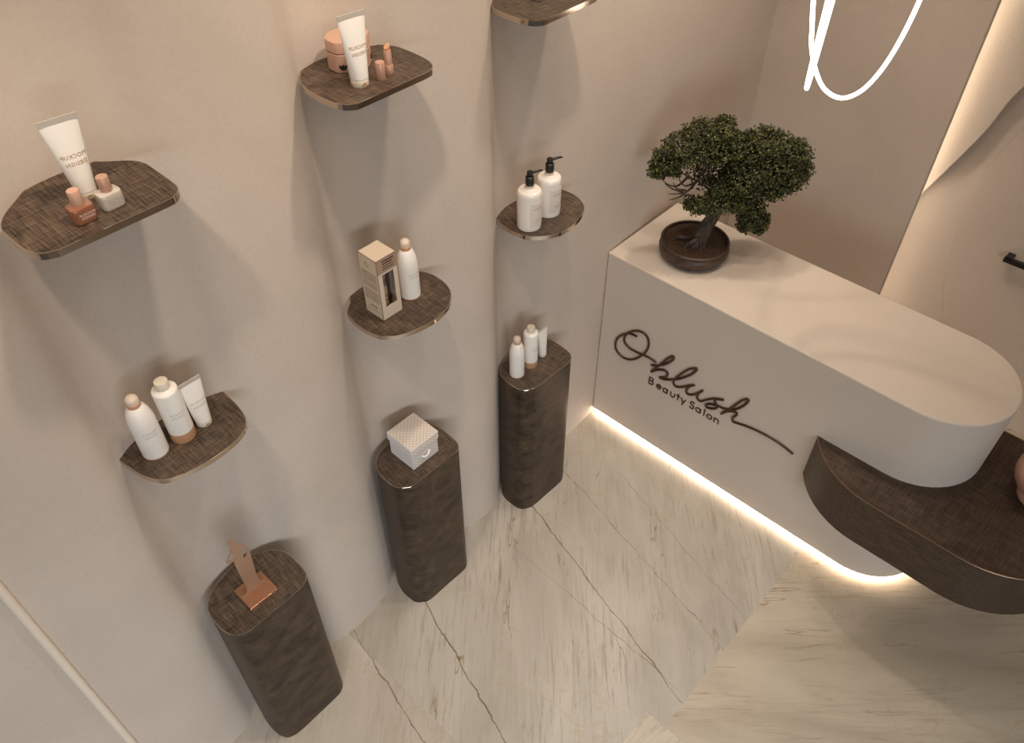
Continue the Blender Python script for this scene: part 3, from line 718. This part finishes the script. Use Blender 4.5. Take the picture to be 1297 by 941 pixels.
tr = catmull([tuple(bp(.000, .062)), tuple(bp(.006, .100)), tuple(bp(.022, .150, .004)), tuple(bp(.040, .200, .0)), tuple(bp(.050, .250, -.004)), tuple(bp(.045, .32, 0)), tuple(bp(.05, .40, 0))], False, 5)
N = len(tr); rad = [.036*(1-.66*(i/(N-1)))+.020*math.exp(-i/2.2) for i in range(N)]
sweep(bm, tr, rad, 18)
# fluted bark: push verts in and out along the trunk
for v in bm.verts:
    q = min(range(N), key=lambda i: (Vector(tr[i])-v.co).length); c = Vector(tr[q]); d = v.co-c
    if d.length > 1e-5:
        ang = math.atan2(d.dot(hd), d.dot(r_)); v.co = c + d*(1+.13*math.sin(5*ang+q*.25)+.06*math.sin(9*ang-q*.4))
ob('trunk', bm, M['trunk'], bt)
roots = [[(.0, .115, -.02), (-.030, .108, -.035), (-.055, .092, -.045), (-.070, .064, -.052)], [(.01, .10, -.02), (.004, .085, -.045), (.002, .066, -.055)], [(-.01, .105, .0), (-.05, .100, .0), (-.085, .095, .015), (-.10, .070, .02)]]
bm = bmesh.new()
for rt in roots:
    p = catmull([tuple(bp(u, v, w)) for u, v, w in rt], False, 5); n_ = len(p)
    sweep(bm, p, [.011*(1-.7*i/(n_-1)) for i in range(n_)], 10)
ob('roots', bm, M['trunk'], bt)
branches = [[(.045,.30,0),(-.02,.36,0),(-.09,.40,.0),(-.16,.44,0),(-.215,.46,0)], [(.05,.33,0),(.13,.37,.01),(.22,.40,0),(.32,.42,0)], [(.05,.36,0),(.04,.45,0),(.0,.52,0),(-.06,.57,0)], [(.05,.36,0),(.12,.44,0),(.20,.50,0),(.26,.53,0)],
            [(.045,.26,0),(.12,.26,-.03),(.18,.22,-.05),(.22,.20,-.06)], [(-.09,.40,0),(-.13,.37,-.02),(-.17,.38,-.03),(-.20,.40,-.02)], [(-.05,.38,0),(-.09,.35,-.03),(-.13,.345,-.04),(-.17,.35,-.05)], [(.0,.36,0),(-.03,.42,-.06),(-.06,.48,-.08)], [(.05,.36,0),(.08,.42,.08),(.10,.47,.12)],
            [(-.12,.42,0),(-.14,.46,-.02),(-.13,.50,-.04)], [(-.1,.355,-.03),(-.14,.375,-.05),(-.16,.41,-.06)], [(.05,.33,0),(.02,.34,-.06),(-.02,.32,-.10)],
            [(-.06,.385,-.02),(-.10,.375,-.03),(-.125,.395,-.03),(-.135,.42,-.03)], [(-.09,.352,-.03),(-.12,.33,-.04),(-.16,.315,-.04)], [(-.11,.348,-.03),(-.15,.36,-.03),(-.185,.385,-.03)], [(-.04,.37,-.01),(-.05,.41,-.04),(-.03,.45,-.06)], [(-.07,.36,-.02),(-.08,.40,-.03),(-.10,.43,-.03)]]
bm = bmesh.new()
for br in branches:
    p = catmull([tuple(bp(u, v, w)) for u, v, w in br], False, 5); n_ = len(p)
    sweep(bm, p, [.0045*(1-.85*i/(n_-1))+.0008 for i in range(n_)], 8)
ob('branches', bm, M['trunk'], bt)
# foliage pads: (u, v, w, radius u, radius v, radius w)
pads = [(-.17,.475,0,.075,.040,.07),(-.125,.53,0,.085,.055,.09),(-.06,.59,0,.075,.05,.08),(.01,.60,.0,.062,.045,.075),(-.03,.535,-.05,.10,.045,.06),(.02,.52,.04,.09,.07,.09),
        (.11,.545,0,.055,.045,.07),(.19,.555,0,.075,.045,.085),(.255,.545,0,.065,.040,.08),(.32,.505,0,.065,.050,.075),(.345,.44,0,.060,.045,.07),(.20,.47,-.04,.11,.075,.08),(.29,.41,-.02,.085,.055,.08),
        (.33,.385,0,.055,.035,.06),(.13,.42,-.04,.09,.075,.08),(.09,.50,.02,.06,.06,.08),(.21,.38,-.03,.09,.055,.08),(.26,.345,-.01,.06,.035,.06),(.12,.33,-.05,.085,.05,.06),(.03,.315,-.07,.085,.045,.06),(-.045,.30,-.06,.055,.030,.05),
        (.17,.285,-.04,.07,.04,.06),(.20,.235,-.05,.058,.045,.05),(.235,.21,-.05,.036,.035,.04),(.18,.20,-.05,.03,.025,.035),(-.205,.455,0,.040,.028,.04),(-.22,.425,-.01,.028,.020,.03),(-.17,.42,.03,.05,.025,.05),(.04,.40,.06,.12,.08,.07),(.03,.37,-.05,.05,.05,.05),(.20,.42,.06,.12,.08,.06)]
rnd = random.Random(11)
extra = []
for (u, v, w, a, b, c) in pads[:29]:
    for _ in range(5):
        d = Vector((rnd.gauss(0, 1), rnd.gauss(.25, 1), rnd.gauss(0, 1))).normalized(); q = rnd.uniform(.014, .024)
        extra.append((u+d.x*a*.95, v+d.y*b*.95, w+d.z*c*.95, q*1.1, q*.8, q*1.1))
pads += extra
bm = bmesh.new()
for (u, v, w, a, b, c) in pads:
    area = (a*b+b*c+a*c)
    ntuft = int(area*46000)
    for _ in range(ntuft):
        while True:
            p = Vector((rnd.uniform(-1, 1), rnd.uniform(-1, 1), rnd.uniform(-1, 1)))
            if .05 < p.length <= 1: break
        d = p.normalized(); q = d*(1-.38*rnd.random()**1.6)
        lump = 1+.10*math.sin(d.x*19+v*90)*math.sin(d.y*17+u*70)+.14*math.sin(d.x*7+u*50)*math.sin(d.y*6+v*40)+.08*math.sin(d.z*13)
        c0 = bp(u+q.x*a*lump, v+q.y*b*lump, w+q.z*c*lump)
        nrm = (r_*d.x/a + Vector((0, 0, 1))*(d.y/b+9) + hd*(d.z/c)).normalized()
        for k in range(3):
            s = rnd.uniform(.0036, .0064); ax = (nrm+Vector((rnd.uniform(-.8, .8), rnd.uniform(-.8, .8), rnd.uniform(-.8, .8)))).normalized()
            t1 = ax.orthogonal().normalized(); t1.rotate(Matrix.Rotation(rnd.uniform(0, 6.28), 3, ax)); t2 = ax.cross(t1)
            o_ = c0+Vector((rnd.uniform(-.004, .004), rnd.uniform(-.004, .004), rnd.uniform(-.004, .004)))
            bm.faces.new([bm.verts.new(o_-t1*s), bm.verts.new(o_+t2*s*.6+ax*s*.15), bm.verts.new(o_+t1*s), bm.verts.new(o_-t2*s*.6+ax*s*.15)])
ml = bpy.data.meshes.new('foliage'); bm.to_mesh(ml); bm.free(); ml.materials.append(M['leaf'])
fo = bpy.data.objects.new('foliage', ml); COL.objects.link(fo); fo.parent = bt

# ------------------------------------------------------------------ vase on the side desk
va = thing('vase', 'rounded peach vase on the dark side desk, cut off by the right edge', 'vase', (2.70, -.225, .685))
bm = bmesh.new(); lathe(bm, [(.072, 0), (.080, .006), (.083, .018), (.078, .032), (.068, .040)], 64); ob('vase_foot', bm, M['vase'], va)
bm = bmesh.new(); pr = catmull([(.055, .038), (.085, .050), (.118, .085), (.130, .130), (.122, .170), (.095, .205), (.060, .222), (.040, .226), (.034, .222), (.034, .19)], False, 5); lathe(bm, pr, 72); ob('vase_body', bm, M['vase'], va)

# ------------------------------------------------------------------ rail on the far wall
hb = thing('wall_rail', 'short black square rail on the far wall at the right edge', 'rail', (3.788, .376, .925))
bm = bmesh.new(); box(bm, -.045, -.025, -.60, 0, -.012, .012); ob('rail_bar', bm, M['black'], hb, smooth=False, bevel=.002)
for yy in (-.02, -.58):
    bm = bmesh.new(); box(bm, -.045, 0, yy-.016, yy+.016, .004, .020); ob('rail_bracket', bm, M['black'], hb, smooth=False, bevel=.002)

# ------------------------------------------------------------------ neon pendant loops
def hv(s, z, Y): return tuple(r_*s + hd*Y + Vector((0, 0, z)))
npd = thing('neon_pendant', 'pair of glowing warm white rope loops hanging above the counter', 'pendant light', hv(1.06, CEIL, 2.5))
off = Vector(hv(1.06, CEIL, 2.5))
lp = [(.852, 3.3), (.842, 3.0), (.855, 2.7), (.870, 2.45), (.901, 2.271), (.918, 2.19), (.933, 2.128), (.966, 2.052), (1.012, 1.990), (1.073, 1.961), (1.130, 1.985), (1.172, 2.052), (1.200, 2.145), (1.219, 2.271), (1.235, 2.50), (1.235, 2.8), (1.20, 3.1), (1.13, 3.32), (1.03, 3.42), (.92, 3.40)]
lp = catmull(lp, True, 5)
bm = bmesh.new(); sweep(bm, [Vector(hv(s, z, 2.5))-off for s, z in lp], 0.0068, 12, True); ob('light_loop', bm, M['neon'], npd)
# second loop seen nearly edge-on
l2 = []
for i in range(64):
    a = 2*math.pi*i/64
    zz = 2.70 - .70*math.cos(a); dd = .20*math.sin(a)
    l2.append(Vector(hv(.953+dd*(.381+.045), zz, 2.5+dd))-off)
bm = bmesh.new(); sweep(bm, l2, 0.0068, 12, True); ob('light_loop', bm, M['neon'], npd)
bm = bmesh.new()
sweep(bm, [Vector(hv(1.03, 3.42, 2.5))-off, Vector(hv(1.03, CEIL-.01, 2.5))-off], .0015, 6)
sweep(bm, [Vector(hv(.952, 3.40, 2.5))-off, Vector(hv(.952, CEIL-.01, 2.5))-off], .0015, 6)
ob('suspension_wires', bm, M['black'], npd)
bm = bmesh.new(); lathe(bm, [(.09, -.03), (.10, -.025), (.10, 0)], 40); ob('ceiling_rose', bm, M['trim'], npd)

# ------------------------------------------------------------------ lights
def area(name, loc, rot, sx, sy, power, col):
    l = bpy.data.lights.new(name, 'AREA'); l.shape = 'RECTANGLE'; l.size = sx; l.size_y = sy; l.energy = power; l.color = col
    o = bpy.data.objects.new(name, l); COL.objects.link(o); o.location = loc; o.rotation_euler = rot; return o
def spot(loc, target, power, ang=70, blend=.8, size=.05, col=(1, .86, .72)):
    l = bpy.data.lights.new('downlight_and_fill', 'SPOT'); l.energy = power; l.spot_size = R(ang); l.spot_blend = blend; l.shadow_soft_size = size; l.color = col
    o = bpy.data.objects.new('downlight_and_fill', l); COL.objects.link(o); o.location = loc
    o.rotation_euler = (Vector(target)-Vector(loc)).to_track_quat('-Z', 'Y').to_euler(); return o
for x, p in ((.02, 56), (.80, 58), (1.52, 58), (2.26, 44)):
    spot((x, 1.02, 3.55), (x, 1.62, .9), p*.97, 78, .8, .05, (1, .88, .755))
spot((2.68, 1.44, 3.55), (2.78, 1.0, 0), 60, 75, .9, .05, (1, .88, .76))
spot((2.75, .35, 3.55), (2.75, .30, 0), 32, 70, .9, .07, (1, .88, .76))
spot((2.95, 1.0, 3.55), (3.64, 1.25, 2.3), 40, 90, .9, .08, (1, .88, .76))  # added fill spot that lifts the upper back wall, not a fixture
spot((2.9, 1.1, 3.55), (3.0, 1.68, 1.7), 14, 90, .9, .08, (1, .88, .76))  # weak fill added to brighten the left wall near the corner
wl = area('window_light', (-1.0, -2.3, 1.9), (R(56), 0, R(-26)), 3.0, 1.2, 41, (.80, .90, 1)); wl.data.spread = R(96)
area('ceiling_light', (1.3, -.8, 3.5), (0, 0, 0), 3, 2, 9, (1, .92, .84))

w = bpy.data.worlds.new('world'); sc.world = w; w.use_nodes = True
w.node_tree.nodes['Background'].inputs[0].default_value = (1, .95, .91, 1); w.node_tree.nodes['Background'].inputs[1].default_value = .10

# ------------------------------------------------------------------ camera
cd = bpy.data.cameras.new('camera'); cam = bpy.data.objects.new('camera', cd); COL.objects.link(cam)
cd.sensor_width = 36; cd.sensor_fit = 'HORIZONTAL'; cd.lens = 1027/1297*36; cd.clip_start = .02
cam.location = (0, 0, 3.2)
# pitched 45 degrees down, heading 42.7 degrees from +X
cam.rotation_euler = (R(45), 0, R(42.7-90))
sc.camera = cam
sc.view_settings.view_transform = 'Standard'; sc.view_settings.look = 'None'
sc.view_settings.gamma = 1; sc.view_settings.use_curve_mapping = False
sc.view_settings.exposure = -.04
